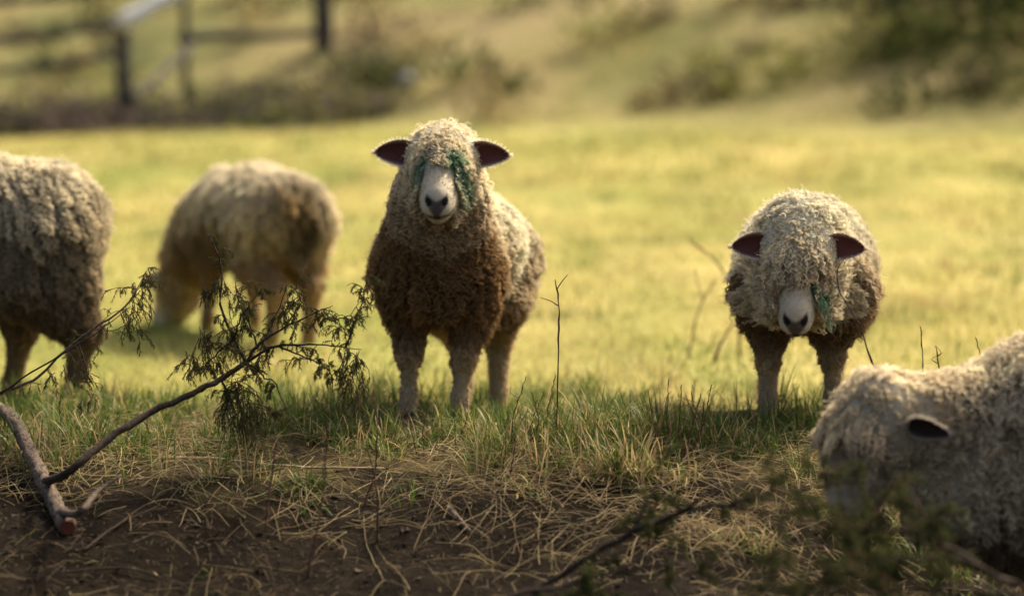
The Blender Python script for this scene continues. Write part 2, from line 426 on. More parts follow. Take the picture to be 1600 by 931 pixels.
    def clean_col(P, Nn, jit):
        """colour of the fleece at a point of the skin"""
        z = P[:, 2]
        d = sstep(top + .16, top - .32, z + jit * .10 + Nn[:, 2] * .05)
        cc = lerp(np.broadcast_to(CLEAN, P.shape), TAN, sstep(0, .5, d)); cc = lerp(cc, BROWN, .75 * sstep(.5, 1.0, d))
        if dirt_or_shade is not None: cc = dirt_or_shade(P, Nn, jit, cc)
        return cc
    def face_col(P, cc):
        a, b, l = headc(P)
        bare = sstep(.05, .11, a) * sstep(.085, .06, np.abs(l)) * sstep(-.10, -.06, b)
        cc = lerp(cc, A(*face_tint), bare)
        cc = lerp(cc, A(.30, .24, .17), .5 * bare * sstep(.06, .09, a) * sstep(.15, .11, a) * sstep(.035, .055, np.abs(l)))
        for (ga, gl, gr, gs) in green:
            dd = np.hypot((a - ga) / 1.6, l - gl); cc = lerp(cc, GREEN, gs * sstep(gr, gr * .35, dd))
        hw = .008 + .020 * sstep(-.030, .006, b)
        nose = sstep(.196, .208, a) * sstep(hw + .004, hw - .003, np.abs(l)) * sstep(-.045, -.038, b) * sstep(.012, .004, b - .35 * np.abs(l))
        cc = lerp(cc, A(.06, .046, .043), nose * .92)
        nos = sstep(.2, .206, a) * sstep(1.25, .8, np.hypot((np.abs(l) - .021) / .009, (b - .004) / .009)); cc = lerp(cc, A(.012, .009, .01), nos)
        mouth = sstep(.010, .004, np.abs(b + .037)) * sstep(.185, .2, a)
        return lerp(cc, A(.04, .03, .03), .8 * mouth)
    jitV = noise(V[:, 0] * 14 + 9, V[:, 2] * 14 + V[:, 1] * 9, seed) - .5
    vc = clean_col(V, N, jitV) * .5
    vc = face_col(V, vc)
    body = mesh_np('body', V, F, M_SKIN, root, vc)
    # ---- fleece: curling locks of wool rooted on the skin
    area = .5 * np.linalg.norm(fn, axis=1)
    ctr = V[F].mean(1); a, b, l = headc(ctr); gz0 = ctr[:, 2]
    wgt = area.copy()
    head = (a > -.05) & (np.linalg.norm(ctr - poll, axis=1) < .30 * hs)
    bare_f = head & (np.abs(l) < .075) & (b > -.085) & (a > face_bare + side_wool * (np.abs(l) > .042) + .7 * side_wool * (b < -.05))
    wgt = np.where(bare_f, 0, wgt); wgt = np.where(head & ~bare_f, wgt * 2.4, wgt)
    leg = gz0 < top - rad - .04
    wgt = np.where(leg, wgt * 1.6, wgt); wgt[gz0 < .06] = 0
    fi = rng.choice(len(F), locks, p=wgt / wgt.sum())
    uv = rng.random((locks, 2)); q = V[F[fi]]
    P = (q[:, 0] * (1 - uv[:, :1]) + q[:, 1] * uv[:, :1]) * (1 - uv[:, 1:]) + (q[:, 3] * (1 - uv[:, :1]) + q[:, 2] * uv[:, :1]) * uv[:, 1:]
    n0 = norm(N[F[fi]].mean(1))
    a, b, l = headc(P); dist = np.linalg.norm(P - poll, axis=1)
    ishead = (a > -.06) & (dist < .22 * hs); isleg = P[:, 2] < top - rad - .04
    topk = sstep(.35, .9, n0[:, 2])
    L = (.082 - .035 * topk) * wool_len * rng.uniform(.7, 1.3, locks)
    amp = (.0078 - .0042 * topk) * rng.uniform(.6, 1.5, locks)
    wave = rng.uniform(.024, .042, locks)
    L = L * (.65 + .7 * noise(P[:, 0] * 7 + P[:, 1] * 5, P[:, 2] * 7, seed + 8))
    lift = np.full(locks, .75) + .2 * topk
    # direction in which a lock hangs: gravity in the tangent plane, a little random
    g = np.tile(A(0, 0, -1.), (locks, 1)) + rng.normal(0, .22, (locks, 3)) + A(-.25, 0, 0) * (~ishead)[:, None]
    fore = ishead & (b > .0) & (a > -.03)
    g = np.where(fore[:, None], f[None] * 1.2 + np.sign(l)[:, None] * side[None] * .45 * (np.abs(l) > .03)[:, None] + rng.normal(0, .3, (locks, 3)), g)
    L = np.where(ishead, L * .36, L); L = np.where(fore, (.014 + .036 * sstep(-.01, .06, a)) * fringe * rng.uniform(.6, 1.25, locks), L)
    cheek = ishead & ~fore & (a > .0)
    L = np.where(cheek, (.085 if ruff else cheek_l) * rng.uniform(.7, 1.3, locks), L)
    if ruff:      # pale fine cheek wool standing out round the face
        g = np.where(cheek[:, None], side[None] * np.sign(l)[:, None] * .9 - up[None] * .15 + f[None] * .1 + rng.normal(0, .2, (locks, 3)), g)
        amp = np.where(cheek, amp * .35, amp)
    amp = np.where(fore, .0042, amp); lift = np.where(fore, lift + brow, lift); wave = np.where(ishead, rng.uniform(.016, .024, locks), wave)
    L = np.where(isleg, (.012 + .05 * sstep(.14, .40, P[:, 2])) * rng.uniform(.6, 1.3, locks), L); amp = np.where(isleg, amp * .5, amp)
    lift = np.where(isleg, .55, lift)
    for sg in (-1, 1): L = np.where(np.linalg.norm(P - H(.0, .01 - .05 * (len(ears) > 2), sg * .09), axis=1) < ear_clear, L * (.45 if len(ears) < 3 else .3), L)
    g = g - n0 * (g * n0).sum(1)[:, None]; g = norm(g)
    K = 11; t = np.linspace(0, 1, K)
    pos = P - n0 * .006; path = [pos]
    for k in range(1, K):
        tt = t[k]; dr = n0 * (lift * (1 - tt) ** 1.3 + .12)[:, None] + g * (.25 + .95 * tt) + A(0, 0, -.35) * tt
        pos = pos + norm(dr) * (L / (K - 1))[:, None]; path.append(pos)
    path = np.stack(path, 1)
    ng = locks // 7; gi = rng.choice(locks, ng, replace=False); near_ = np.empty(locks, int)
    for k0 in range(0, locks, 2000):
        d2 = ((P[k0:k0 + 2000, None] - P[gi][None]) ** 2).sum(-1); near_[k0:k0 + 2000] = gi[d2.argmin(1)]
    pull = (path[near_] - path) * (clump * np.where(isleg, .6, 1) * (1 - .6 * topk))[:, None, None]
    path = path + pull * (t ** 1.2)[None, :, None]
    T = norm(np.gradient(path, axis=1)); e1 = norm(np.cross(T, n0[:, None] + .01)); e2 = np.cross(T, e1)
    ph = rng.uniform(0, 6.28, locks); hand = rng.choice([-1, 1], locks)
    blocks, rads, cols = [], [], []
    cc0 = clean_col(P, n0, rng.normal(0, .6, locks) + 2.4 * (noise(P[:, 0] * 9 + 5 * P[:, 1], P[:, 2] * 9, seed + 3) - .5))
    if ruff: cc0 = np.where(cheek[:, None], lerp(cc0, A(.78, .70, .50), .85), cc0)
    cc0 = np.where(ishead[:, None] & (not ruff), lerp(cc0, TAN * 1.1, rng.uniform(.2, .8, locks)), cc0)
    cc0 = np.where(fore[:, None], lerp(cc0, TAN * 1.15, rng.uniform(.1, .7, locks)), cc0)
    for (ga, gl, gr, gs) in green:
        dd = np.hypot((a - ga) / 1.6, l - gl); cc0 = lerp(cc0, GREEN, (gs * sstep(gr * 1.15, gr * .4, dd)) * ishead * (b > -.045) * (rng.random(locks) < .85))
    tone = np.exp(rng.normal(-.03, .10, (locks, 1)) + (rng.normal(0, .13, locks)[near_])[:, None])
    for q in range(strands):
        ang = 2 * np.pi * q / strands + rng.uniform(-.5, .5, locks); rr = rng.uniform(.0015, .0055, locks)
        off = (e1 * np.cos(ang)[:, None, None] + e2 * np.sin(ang)[:, None, None]) * (rr[:, None] * (1 - .75 * t)[None])[..., None]
        arg = ph[:, None] + hand[:, None] * 2 * np.pi * (t[None] * L[:, None] / wave[:, None]) + rng.normal(0, .25, (locks, 1))
        am = (amp[:, None] * (.25 + .95 * t[None]))[..., None]
        pts = path + off + (e1 * np.cos(arg)[..., None] + e2 * np.sin(arg)[..., None]) * am
        blocks.append(pts); rads.append(wool_r * (1.15 - .75 * t)[None] * rng.uniform(.8, 1.2, (locks, 1)))
        cols.append(np.clip(cc0 * tone * rng.uniform(.88, 1.1, (locks, 1)), .004, .92))
    # stray wisps
    m = locks // 9; k = rng.choice(locks, m); st = blocks[0][k] + (n0[k] * rng.uniform(.0, .022, (m, 1)))[:, None] * t[None, :, None] ** 1.5
    st = st + rng.normal(0, .003, st.shape) * t[None, :, None]
    blocks.append(st); rads.append(np.full((m, K), wool_r * .45)); cols.append(cc0[k])
    # short hair on the bare face and lower legs
    fa = np.where(bare_f | (gz0 < .16), area, 0); ns = 5200
    fi = rng.choice(len(F), ns, p=fa / fa.sum()); Pf = ctr[fi] + rng.normal(0, h * .35, (ns, 3)); nf = norm(N[F[fi]].mean(1))
    aF, bF, lF = headc(Pf)
    gf = np.where((Pf[:, 2] < .16)[:, None] & (aF < 0)[:, None] | (fuzz > 1), A(0, 0, -1.)[None] + nf * .4, -f[None] + nf * .3 + A(0, 0, -.3)) + rng.normal(0, .25, (ns, 3))
    gf = norm(gf - nf * (gf * nf).sum(1)[:, None] * .8); t4 = np.linspace(0, 1, 4)
    lf = rng.uniform(.006, .012, ns) * np.where(aF > .185, .4, fuzz)
    sh = Pf[:, None] + (nf * .25 + gf * .9)[:, None] * (t4[None] * lf[:, None])[..., None]
    fc = face_col(Pf, np.where((aF > 0)[:, None], A(*face_tint)[None], clean_col(Pf, nf, np.zeros(ns)) * 1.0)) * rng.uniform(.8, 1.15, (ns, 1))
    blocks.append(sh); rads.append(np.full((ns, 4), .0007)); cols.append(np.clip(fc, .004, .85))
    # ---- ears
    for sg, (drop, turn) in zip((-1, 1), ears):
        back = 0.0 if len(ears) < 3 else ears[2]
        base = H(ear_a, .018 - back * .05, sg * ear_out)
        ax = norm(side * sg * math.cos(turn) - f * math.sin(turn) - A(0, 0, 1.) * drop - up * back)
        fr = norm(np.cross(ax, A(0, 0, 1.)) * (-sg)); fr = fr if fr @ f > 0 else -fr
        if back: fr = norm(side * sg * .80 - A(0, 0, .62))
        fr = norm(fr - ax * (fr @ ax)); vv = norm(np.cross(fr, ax)); vv = vv if vv[2] > 0 else -vv
        nu, nv = 15, 13; u = np.linspace(0, 1, nu)[:, None]; v = np.linspace(-1, 1, nv)[None]
        half = .042 * (np.sin(np.pi * np.clip(u, 0, 1) ** .78) ** .62 * .92 + .32 * (1 - u) ** 2); half = np.where(u > .999, .0012, half)
        cup = .020 * (1 - u * .55)
        bend = -.012 * u ** 2
        def layer(dd): 
            return base + ax * (u * ear_len)[..., None] + vv * (half * v + .006 * np.sin(u * 3))[..., None] + fr * (cup * (v ** 2) - cup * .6 + bend + dd + 0 * u)[..., None]
        edge = np.clip(np.maximum(np.abs(v) + 0 * u, (u - .86) / .14 + 0 * v), 0, 1)
        Vf, Vb = layer(.0) .reshape(-1, 3), layer(-.0045).reshape(-1, 3)
        cf = lerp(np.broadcast_to(A(*ear_in), Vf.shape), A(.72, .60, .44) * (.6 if back else 1), sstep(.78, .97, edge).ravel())
        cf = lerp(cf, A(*ear_in) * 1.7, .6 * (noise(u * 9 + 0 * v, v * 3 + 0 * u, 4)).ravel() * (1 - sstep(.8, .95, edge)).ravel())
        cb = np.broadcast_to(A(.40, .34, .27) if back else A(.58, .50, .38), Vb.shape)
        k = (np.arange(nu - 1)[:, None] * nv + np.arange(nv - 1)[None]).ravel(); q1 = np.stack([k, k + 1, k + nv + 1, k + nv], 1)
        o = nu * nv; q2 = q1[:, ::-1] + o
        rim = np.concatenate([np.arange(nv), np.arange(1, nu) * nv + nv - 1, (nu - 1) * nv + np.arange(nv - 2, -1, -1), np.arange(nu - 2, 0, -1) * nv])
        r2 = np.roll(rim, -1); q3 = np.stack([rim, r2, r2 + o, rim + o], 1)
        rp = layer(-.002).reshape(-1, 3)[rim]; rp = np.repeat(rp[nv // 2:], 9, 0) + rng.normal(0, .0022, (len(rim[nv // 2:]) * 9, 3)); mid = base + ax * ear_len * .45
        ro = norm(norm(rp - mid) + rng.normal(0, .35, rp.shape)) * rng.uniform(.004, .010, (len(rp), 1))
        blocks.append(rp[:, None] + ro[:, None] * np.linspace(-.3, 1, 3)[None, :, None]); rads.append(np.full((len(rp), 3), .0006)); cols.append(np.tile(A(.45, .39, .30) if back else A(.82, .74, .58), (len(rp), 1)))
        mesh_np('ear', np.vstack([Vf, Vb]), np.vstack([q1, q2, q3]), M_EAR, root, np.vstack([cf, cb]))
    curves_np('fleece', blocks, rads, cols, M_WOOL, root)
    # ---- eyes
    for sg in (-1, 1):
        ec = H(.078, .006, sg * .052); aa = np.linspace(0, np.pi, 9)[:, None]; bb = np.linspace(0, 2 * np.pi, 12, endpoint=False)[None]
        S = np.stack([np.sin(aa) * np.cos(bb), np.sin(aa) * np.sin(bb), np.cos(aa) + 0 * bb], -1).reshape(-1, 3)
        k = (np.arange(8)[:, None] * 12 + np.arange(12)[None]); k2 = (np.arange(8)[:, None] * 12 + (np.arange(12)[None] + 1) % 12)
        Fe = np.stack([k, k2, k2 + 12, k + 12], -1).reshape(-1, 4)
        out_ = (S @ norm(side * sg + f * .3)); 
        ce = lerp(np.broadcast_to(A(.16, .10, .03), S.shape), A(.006, .005, .005), sstep(.75, .85, out_))
        mesh_np('eye', ec + S * .0135 * hs, Fe, M_EYE, root, ce)
    # ---- cloven hooves
    for (x, y, g) in hoof_at:
        bx = []
        for sg in (-1, 1):
            y0, y1 = y + sg * .003, y + sg * .026
            v = np.array([(x - .028, y0, g - .006), (x + .036, y0, g - .006), (x + .030, y1, g - .006), (x - .028, y1, g - .006),
                          (x - .024, y0, g + .040), (x + .014, y0, g + .044), (x + .012, y1 - sg * .004, g + .044), (x - .022, y1 - sg * .004, g + .040)])
            fq = np.array([(0, 3, 2, 1), (4, 5, 6, 7), (0, 1, 5, 4), (1, 2, 6, 5), (2, 3, 7, 6), (3, 0, 4, 7)])
            bx.append((v, fq if sg > 0 else fq[:, ::-1]))
        v, fq = join(bx); mesh_np('hoof', v, fq, M_HOOF, root, np.tile(A(.045, .036, .028), (len(v), 1)), False)
    return tag(root, label, 'sheep', 'sheep on the pasture')

def blob(P, c, r):  return np.exp(-(((P - np.array(c)) / np.array(r)) ** 2).sum(1))
def dirt_chest(P, N, j, cc):       # brown bib under the throat
    k = sstep(.14, .34, P[:, 0] + j * .04 + .25 * (.62 - P[:, 2])) * sstep(.85, .68, P[:, 2] + j * .05) * sstep(.20, .34, P[:, 2] + .03 * j)
    cc = lerp(cc, BROWN * .78, np.clip(k * 1.15, 0, 1))
    cc = lerp(cc, DARK * 1.2, sstep(.40, .30, P[:, 2]) * sstep(.26, .32, P[:, 2]) * .6)
    return lerp(cc, A(.58, .45, .26), sstep(.40, .17, P[:, 2] + j * .05))
def dirt_low(P, N, j, cc):
    k = np.maximum(sstep(.50, .34, P[:, 2] + j * .06), sstep(.60, .46, P[:, 2] + j * .05) * sstep(.12, .30, P[:, 0])); cc = lerp(cc, BROWN * .75, k * .9)
    cc = lerp(cc, DARK * .9, .7 * sstep(.42, .32, P[:, 2] + j * .04) * sstep(.24, .30, P[:, 2]))
    return lerp(cc, A(.56, .44, .26), .85 * sstep(.36, .18, P[:, 2] + j * .04))
def dirt_left(P, N, j, cc):
    cc = lerp(cc, A(.66, .58, .41), .55); k = sstep(.95, .48, P[:, 2] + j * .05); cc = lerp(cc, A(.34, .27, .165), k * .85)
    cc = lerp(cc, DARK, .75 * sstep(.50, .32, P[:, 2] + j * .03))
    return cc
def dirt_shade_far(P, N, j, cc):  # tail and rump dirt, plus flank and underside shade put into the colour
    cc = lerp(cc, A(.60, .51, .35), .4)
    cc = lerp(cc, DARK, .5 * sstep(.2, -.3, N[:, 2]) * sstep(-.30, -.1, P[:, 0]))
    cc = lerp(cc, DARK * 1.2, .85 * blob(P, (.02, .2, .42), (.3, .3, .2)))
    cc = lerp(cc, A(.05, .028, .012), .9 * blob(P, (-.5, -.02, .50), (.18, .10, .22)))
    cc = lerp(cc, A(.34, .22, .08), .7 * blob(P, (-.45, .06, .66), (.2, .12, .08)))
    return lerp(cc, BROWN, .6 * sstep(.45, .3, P[:, 2] + j * .05))
def tan_shade_near(P, N, j, cc):  # tan fleece, with foliage shade put into the lower wool's colour
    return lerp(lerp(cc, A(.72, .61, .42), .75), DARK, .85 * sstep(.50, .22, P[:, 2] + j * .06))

# heading: angle of local +x in the world
def head_to(dx, dy): return math.atan2(dy, dx)
make_sheep('white faced sheep staring straight ahead, brown curly chest, green smudges beside its muzzle', (-.198, 8.34), head_to(-.155, -.985),
           (.44, .042, .895), (.88, .10, -.47), neck=[(.36, .02, .74)], legs={'front': [(.30, -.10), (.32, .075)], 'hind': [(-.36, -.03), (-.25, .11)]},
           locks=21000, strands=4, dirt_or_shade=dirt_chest, rad=.152, top=.61, green=((.092, .048, .034, .75), (.098, -.044, .022, .65), (.07, .026, .016, .6)), ears=((-.02, .1), (.05, .1)),
           h=.006, hs=1.22, ear_len=.15, face_bare=.098, cheek_l=.05, neck_r=.122, seed=11)
_p2 = (.97, 8.16)
make_sheep('sheep with lowered head and dark brown chest, one green spot beside its muzzle', _p2, head_to(-.15, -.99),
           (.50, .0, .595), (.66, .0, -.75), neck=[(.42, 0, .62)], legs={'front': [(.30, -.10), (.26, .11)], 'hind': [(-.32, -.13), (-.36, .10)]},
           locks=20000, strands=4, dirt_or_shade=dirt_low, green=((.135, .042, .020, .8),), ears=((.0, .0), (.02, .0)), top=.56, rad=.145, h=.006, fringe=1.25, face_bare=.125, seed=23, ruff=1, face_tint=(.52, .45, .32))
make_sheep('sheep seen from its shaggy grey brown flank and rump, head out of sight', (-1.99, 8.95), head_to(-.98, .12),
           (.60, .0, .90), (.75, 0, -.6), neck=[(.44, 0, .76)], legs={'front': [(.28, -.10), (.33, .1)], 'hind': [(-.41, .10), (-.12, -.10)]}, leg_w=1.45, top=.675, rad=.20,
           locks=19000, strands=4, dirt_or_shade=dirt_left, h=.01, seed=37)
make_sheep('grazing sheep turned away with a soiled tail, standing out on the pasture', (-1.15, 11.05), head_to(-.50, .86),
           (.66, .10, .22), (.50, .2, -.80), neck=[(.45, .03, .50), (.56, .06, .34)], legs={'front': [(.26, -.10), (.34, .10)], 'hind': [(-.30, -.11), (-.40, .12)]}, top=.58, rad=.185,
           locks=12000, strands=3, wool_r=.0018, dirt_or_shade=dirt_shade_far, h=.012, seed=41)
_nz = hz(1.86, 6.45)
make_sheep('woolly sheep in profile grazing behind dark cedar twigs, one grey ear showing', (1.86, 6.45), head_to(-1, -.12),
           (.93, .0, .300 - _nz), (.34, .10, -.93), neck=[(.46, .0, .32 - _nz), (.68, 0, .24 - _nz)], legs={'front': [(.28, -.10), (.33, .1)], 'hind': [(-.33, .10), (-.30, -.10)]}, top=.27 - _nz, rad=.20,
           locks=26000, strands=4, wool_r=.0012, dirt_or_shade=tan_shade_near, h=.0075, ears=((.1, .2), (.1, .1), .95), hs=1.27, neck_r=.085, cheek_l=.022, ear_out=.10, side_wool=.03, brow=.7, face_bare=.075, face_tint=(.42, .345, .225), fuzz=2.6,
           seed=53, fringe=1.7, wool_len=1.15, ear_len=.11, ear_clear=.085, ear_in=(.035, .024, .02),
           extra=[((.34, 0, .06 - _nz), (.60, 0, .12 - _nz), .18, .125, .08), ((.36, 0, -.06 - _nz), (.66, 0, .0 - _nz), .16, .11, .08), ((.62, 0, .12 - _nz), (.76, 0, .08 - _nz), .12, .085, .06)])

# ------------------------------------------------------------------ grass (stuff)
def blades(n, xr, yr, dens, hgt, wid, cols, lean, rng, segs=3, clump=0, cr=.022):
    x = rng.uniform(*xr, n); y = rng.uniform(*yr, n); k = dens(x, y) > rng.random(n); x, y = x[k], y[k]; n = len(x)
    thc = None
    if clump:
        ncl = max(1, n // clump); ci = rng.integers(0, ncl, n); cx, cy = x[ci], y[ci]; off = rng.normal(0, cr, (n, 2)); x, y = cx + off[:, 0], cy + off[:, 1]
        thc = np.arctan2(off[:, 1], off[:, 0]) + rng.normal(0, .7, n)
    z = height(x, y) - .006
    hh = hgt(x, y, n); ww = rng.uniform(*wid, n); th = rng.uniform(0, 6.283, n) if thc is None else thc; d = np.stack([np.cos(th), np.sin(th), 0 * th], 1)
    ph = th + rng.uniform(1.2, 1.9, n); s = np.stack([np.cos(ph), np.sin(ph), 0 * ph], 1)
    ln = np.abs(rng.normal(0, lean, n)) + .22
    t = np.linspace(0, 1, segs + 1)
    V = np.zeros((n, segs, 2, 3)); base = np.stack([x, y, z], 1)
    cur = base; el = np.zeros(n)
    pts = [base]
    for i in range(segs):
        ang = np.clip(ln * (.35 + 1.5 * (i + .5) / segs), 0, 2.0)
        cur = cur + (d * np.sin(ang)[:, None] + A(0, 0, 1) * np.cos(ang)[:, None]) * (hh / segs)[:, None]; pts.append(cur)
    for i in range(segs):
        wv = (ww * (1 - .55 * t[i] ** 2))[:, None] * s
        V[:, i, 0] = pts[i] - wv; V[:, i, 1] = pts[i] + wv
    tip = pts[-1]
    nv = segs * 2 + 1
    VV = np.concatenate([V.reshape(n, segs * 2, 3), tip[:, None]], 1)
    zz = height(VV[..., 0].ravel(), VV[..., 1].ravel()).reshape(n, nv) + .002
    VV[:, 2:, 2] = np.maximum(VV[:, 2:, 2], zz[:, 2:])
    tri = []
    for i in range(segs - 1): o = 2 * i; tri += [(o, o + 1, o + 3), (o, o + 3, o + 2)]
    o = 2 * (segs - 1); tri.append((o, o + 1, o + 2))
    F = (np.arange(n)[:, None, None] * nv + np.array(tri)[None]).reshape(-1, 3)
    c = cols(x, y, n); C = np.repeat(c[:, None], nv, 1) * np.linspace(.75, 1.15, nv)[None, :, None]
    return VV.reshape(-1, 3), F, C.reshape(-1, 3)
def grass_obj(name, sets, label):
    V, F, C, o = [], [], [], 0
    for v, f, c in sets: V.append(v); F.append(f + o); C.append(c); o += len(v)
    ob = mesh_np(name, np.vstack(V), np.vstack(F), M_GRASS, None, np.clip(np.vstack(C), 0, 1))
    return tag(ob, label, 'grass', kind='stuff')
G1, G2, G3, S1, S2 = A(.038, .085, .014), A(.085, .125, .020), A(.17, .19, .04), A(.46, .36, .17), A(.34, .23, .10)
def palette(rng, straw):
    def c(x, y, n):
        u = rng.random(n); s = straw(x, y) if callable(straw) else straw
        g = lerp(lerp(np.broadcast_to(G1, (n, 3)), G2, rng.random(n)), G3, rng.random(n) ** 3)
        st = lerp(np.broadcast_to(S1, (n, 3)), S2, rng.random(n))
        return np.where((u < s)[:, None], st, g) * rng.uniform(.75, 1.25, (n, 1))
    return c
rg = np.random.default_rng(5)
edge = lambda x, y: y + .55 * (noise(x * 1.3, y * 1.3, 12) - .5) + .35 * (noise(x * 4, y * 4, 13) - .5)
def d_fringe(x, y): e = edge(x, y); return sstep(6.95, 7.45, e) * sstep(9.3, 8.3, e) * (.25 + .75 * sstep(.35, .6, noise(x * 3.1, y * 3.1, 14)))
def h_fringe(x, y, n): return (.05 + .10 * noise(x * 2.2, y * 2.2, 15) + .03 * noise(x * 9, y * 9, 16)) * rg.uniform(.5, 1.35, n)
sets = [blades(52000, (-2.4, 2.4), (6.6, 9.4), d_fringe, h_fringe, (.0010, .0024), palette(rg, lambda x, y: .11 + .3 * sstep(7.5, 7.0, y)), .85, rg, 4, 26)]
# the big tussock
def tussock(cx, cy, r, n, h0, straw):
    def dn(x, y): return np.exp(-(((x - cx) / r) ** 2 + ((y - cy) / (r * .8)) ** 2))
    return blades(n, (cx - 2 * r, cx + 2 * r), (cy - 2 * r, cy + 2 * r), dn, lambda x, y, k: h0 * rg.uniform(.5, 1.3, k) * (.6 + .4 * dn(x, y)), (.0014, .0034), palette(rg, straw), .85, rg, 5, 26, .03)
for px, py, r, n, h0, st in ((930, 705, .20, 5200, .20, .30), (1010, 700, .16, 3600, .18, .3), (860, 700, .14, 2600, .16, .35), (760, 690, .15, 1600, .12, .3), (560, 690, .16, 1500, .12, .25), (470, 755, .07, 700, .08, .1),
                             (420, 680, .2, 1800, .12, .25), (250, 660, .2, 1800, .13, .25), (90, 640, .22, 2000, .14, .3), (1100, 690, .16, 1500, .14, .4), (1170, 700, .16, 1200, .12, .3), (900, 735, .16, 1800, .17, .55), (985, 745, .16, 1800, .17, .6), (1300, 760, .14, 900, .1, .3), (1380, 850, .2, 1500, .12, .25), (1180, 870, .12, 500, .08, .3), (1500, 900, .2, 1500, .12, .25)):
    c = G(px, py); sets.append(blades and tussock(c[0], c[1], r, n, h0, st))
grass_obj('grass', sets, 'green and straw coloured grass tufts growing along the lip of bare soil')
# sparse green sprouts on the soil
sets = [blades(5000, (-2, 2), (4.6, 7.0), lambda x, y: .5 * sstep(.55, .75, noise(x * 2.4, y * 2.4, 31)), lambda x, y, n: rg.uniform(.02, .06, n), (.001, .0022), palette(rg, .2), .7, rg, 3)]
grass_obj('grass_sprouts', sets, 'scattered short grass sprouts on the dark soil')
# pasture
def c_past(x, y, n):
    k = noise(x * .8, y * .45, 41); k2 = noise(x * 2.5, y * 1.6, 42)
    c = lerp(np.broadcast_to(A(.38, .345, .105), (n, 3)), A(.52, .43, .17), sstep(.4, .7, k)); c = lerp(c, A(.22, .25, .06), .85 * sstep(.55, .78, k2)); c = lerp(c, A(.50, .37, .17), .6 * sstep(.6, .8, noise(x * 1.7, y, 43)) * sstep(15, 10, y))
    return c * rg.uniform(.7, 1.25, (n, 1))
def fan(y0, y1, n):
    y = np.sqrt(rg.uniform(y0 ** 2, y1 ** 2, n)); return y
def pasture(n, y0, y1, h0, w0, segs):
    wd = .26 * y1 + .8
    return blades(n, (-wd, wd), (y0, y1), lambda x, y: (np.abs(x) < .26 * y + .8) * sstep(y0, y0 + .5, y), lambda x, y, k: h0 * rg.uniform(.5, 1.4, k) * (.5 + noise(x * 1.5, y * 1.5, 44)), w0, c_past, .8, rg, segs)
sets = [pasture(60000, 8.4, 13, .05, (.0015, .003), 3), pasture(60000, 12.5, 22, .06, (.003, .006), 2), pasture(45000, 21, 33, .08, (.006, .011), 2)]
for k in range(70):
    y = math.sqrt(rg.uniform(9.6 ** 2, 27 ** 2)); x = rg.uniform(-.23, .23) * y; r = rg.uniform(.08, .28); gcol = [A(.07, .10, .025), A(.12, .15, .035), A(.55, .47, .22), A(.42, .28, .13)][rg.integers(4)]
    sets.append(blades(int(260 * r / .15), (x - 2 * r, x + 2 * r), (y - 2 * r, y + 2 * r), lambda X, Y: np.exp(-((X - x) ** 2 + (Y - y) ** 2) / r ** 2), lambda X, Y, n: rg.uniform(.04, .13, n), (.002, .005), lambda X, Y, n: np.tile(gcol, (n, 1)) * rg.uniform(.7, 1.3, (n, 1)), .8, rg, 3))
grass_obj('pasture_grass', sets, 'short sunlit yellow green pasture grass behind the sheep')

# ------------------------------------------------------------------ straw and litter on the soil (stuff)
def straw(n, dens, ln, r, z0, rng, tint):
    x = rng.uniform(-2.0, 2.0, n); y = rng.uniform(5.2, 8.2, n); k = dens(x, y) > rng.random(n); x, y = x[k], y[k]; n = len(x)
    K = 8; th = rng.normal(.25, 1.2, n) + np.pi * (rng.random(n) < .5); L = rng.uniform(*ln, n) * rng.uniform(.4, 1, n)
    P = np.zeros((n, K, 3)); cx, cy = x.copy(), y.copy(); kink = rng.normal(0, .035, n)
    lift = rng.uniform(0, z0, n); hump = rng.uniform(0, 1, n) ** 3 * L * .16
    for i in range(K):
        t = i / (K - 1)
        P[:, i, 0] = cx; P[:, i, 1] = cy; P[:, i, 2] = height(cx, cy) + lift * (.4 + .6 * t) + hump * np.sin(np.pi * t) + .002
        th = th + kink + rng.normal(0, .04, n) + (rng.random(n) < .10) * rng.normal(0, .9, n); cx = cx + np.cos(th) * L / K; cy = cy + np.sin(th) * L / K
    R = r * rng.uniform(.6, 1.4, (n, 1)) * np.linspace(1.1, .6, K)[None]
    C = lerp(np.broadcast_to(tint[0], (n, 3)), tint[1], rng.random(n)) * rng.uniform(.6, 1.25, (n, 1))
    return P, R, np.clip(C, 0, .8)
rs = np.random.default_rng(9)
def d_mat(x, y):
    e = edge(x, y); m = sstep(6.75, 7.0, e) * sstep(7.9, 7.4, e)
    tus = np.exp(-(((x - .33) / .5) ** 2 + ((y - 6.85) / .38) ** 2)) + .5 * np.exp(-(((x - .8) / .4) ** 2 + ((y - 6.5) / .3) ** 2))
    return np.clip(.35 * m + .9 * tus + .02, 0, 1) * (.4 + .6 * sstep(.35, .65, noise(x * 3, y * 3, 52)))
def d_thin(x, y): return .08 + .75 * sstep(.4, .7, noise(x * 1.8, y * 1.8, 55))
b = [straw(26000, d_mat, (.08, .34), .0007, .06, rs, (S1, A(.30, .20, .09))),
     straw(3000, d_thin, (.04, .30), .00055, .012, rs, (A(.26, .18, .085), A(.08, .05, .026))),
     straw(16000, lambda x, y: .35 + .65 * d_thin(x, y), (.012, .06), .0007, .006, rs, (A(.22, .15, .075), A(.06, .04, .022))),
     straw(12000, d_mat, (.05, .22), .0005, .06, rs, (A(.52, .42, .21), A(.20, .13, .06))),
     straw(260, d_thin, (.2, .5), .0013, .03, rs, (A(.34, .26, .13), A(.16, .11, .055)))]
ob = curves_np('straw_litter', [q[0] for q in b], [q[1] for q in b], [q[2] for q in b], M_STRAW)
tag(ob, 'tangled dead straw and stalks lying over the dark soil', 'straw', kind='stuff')
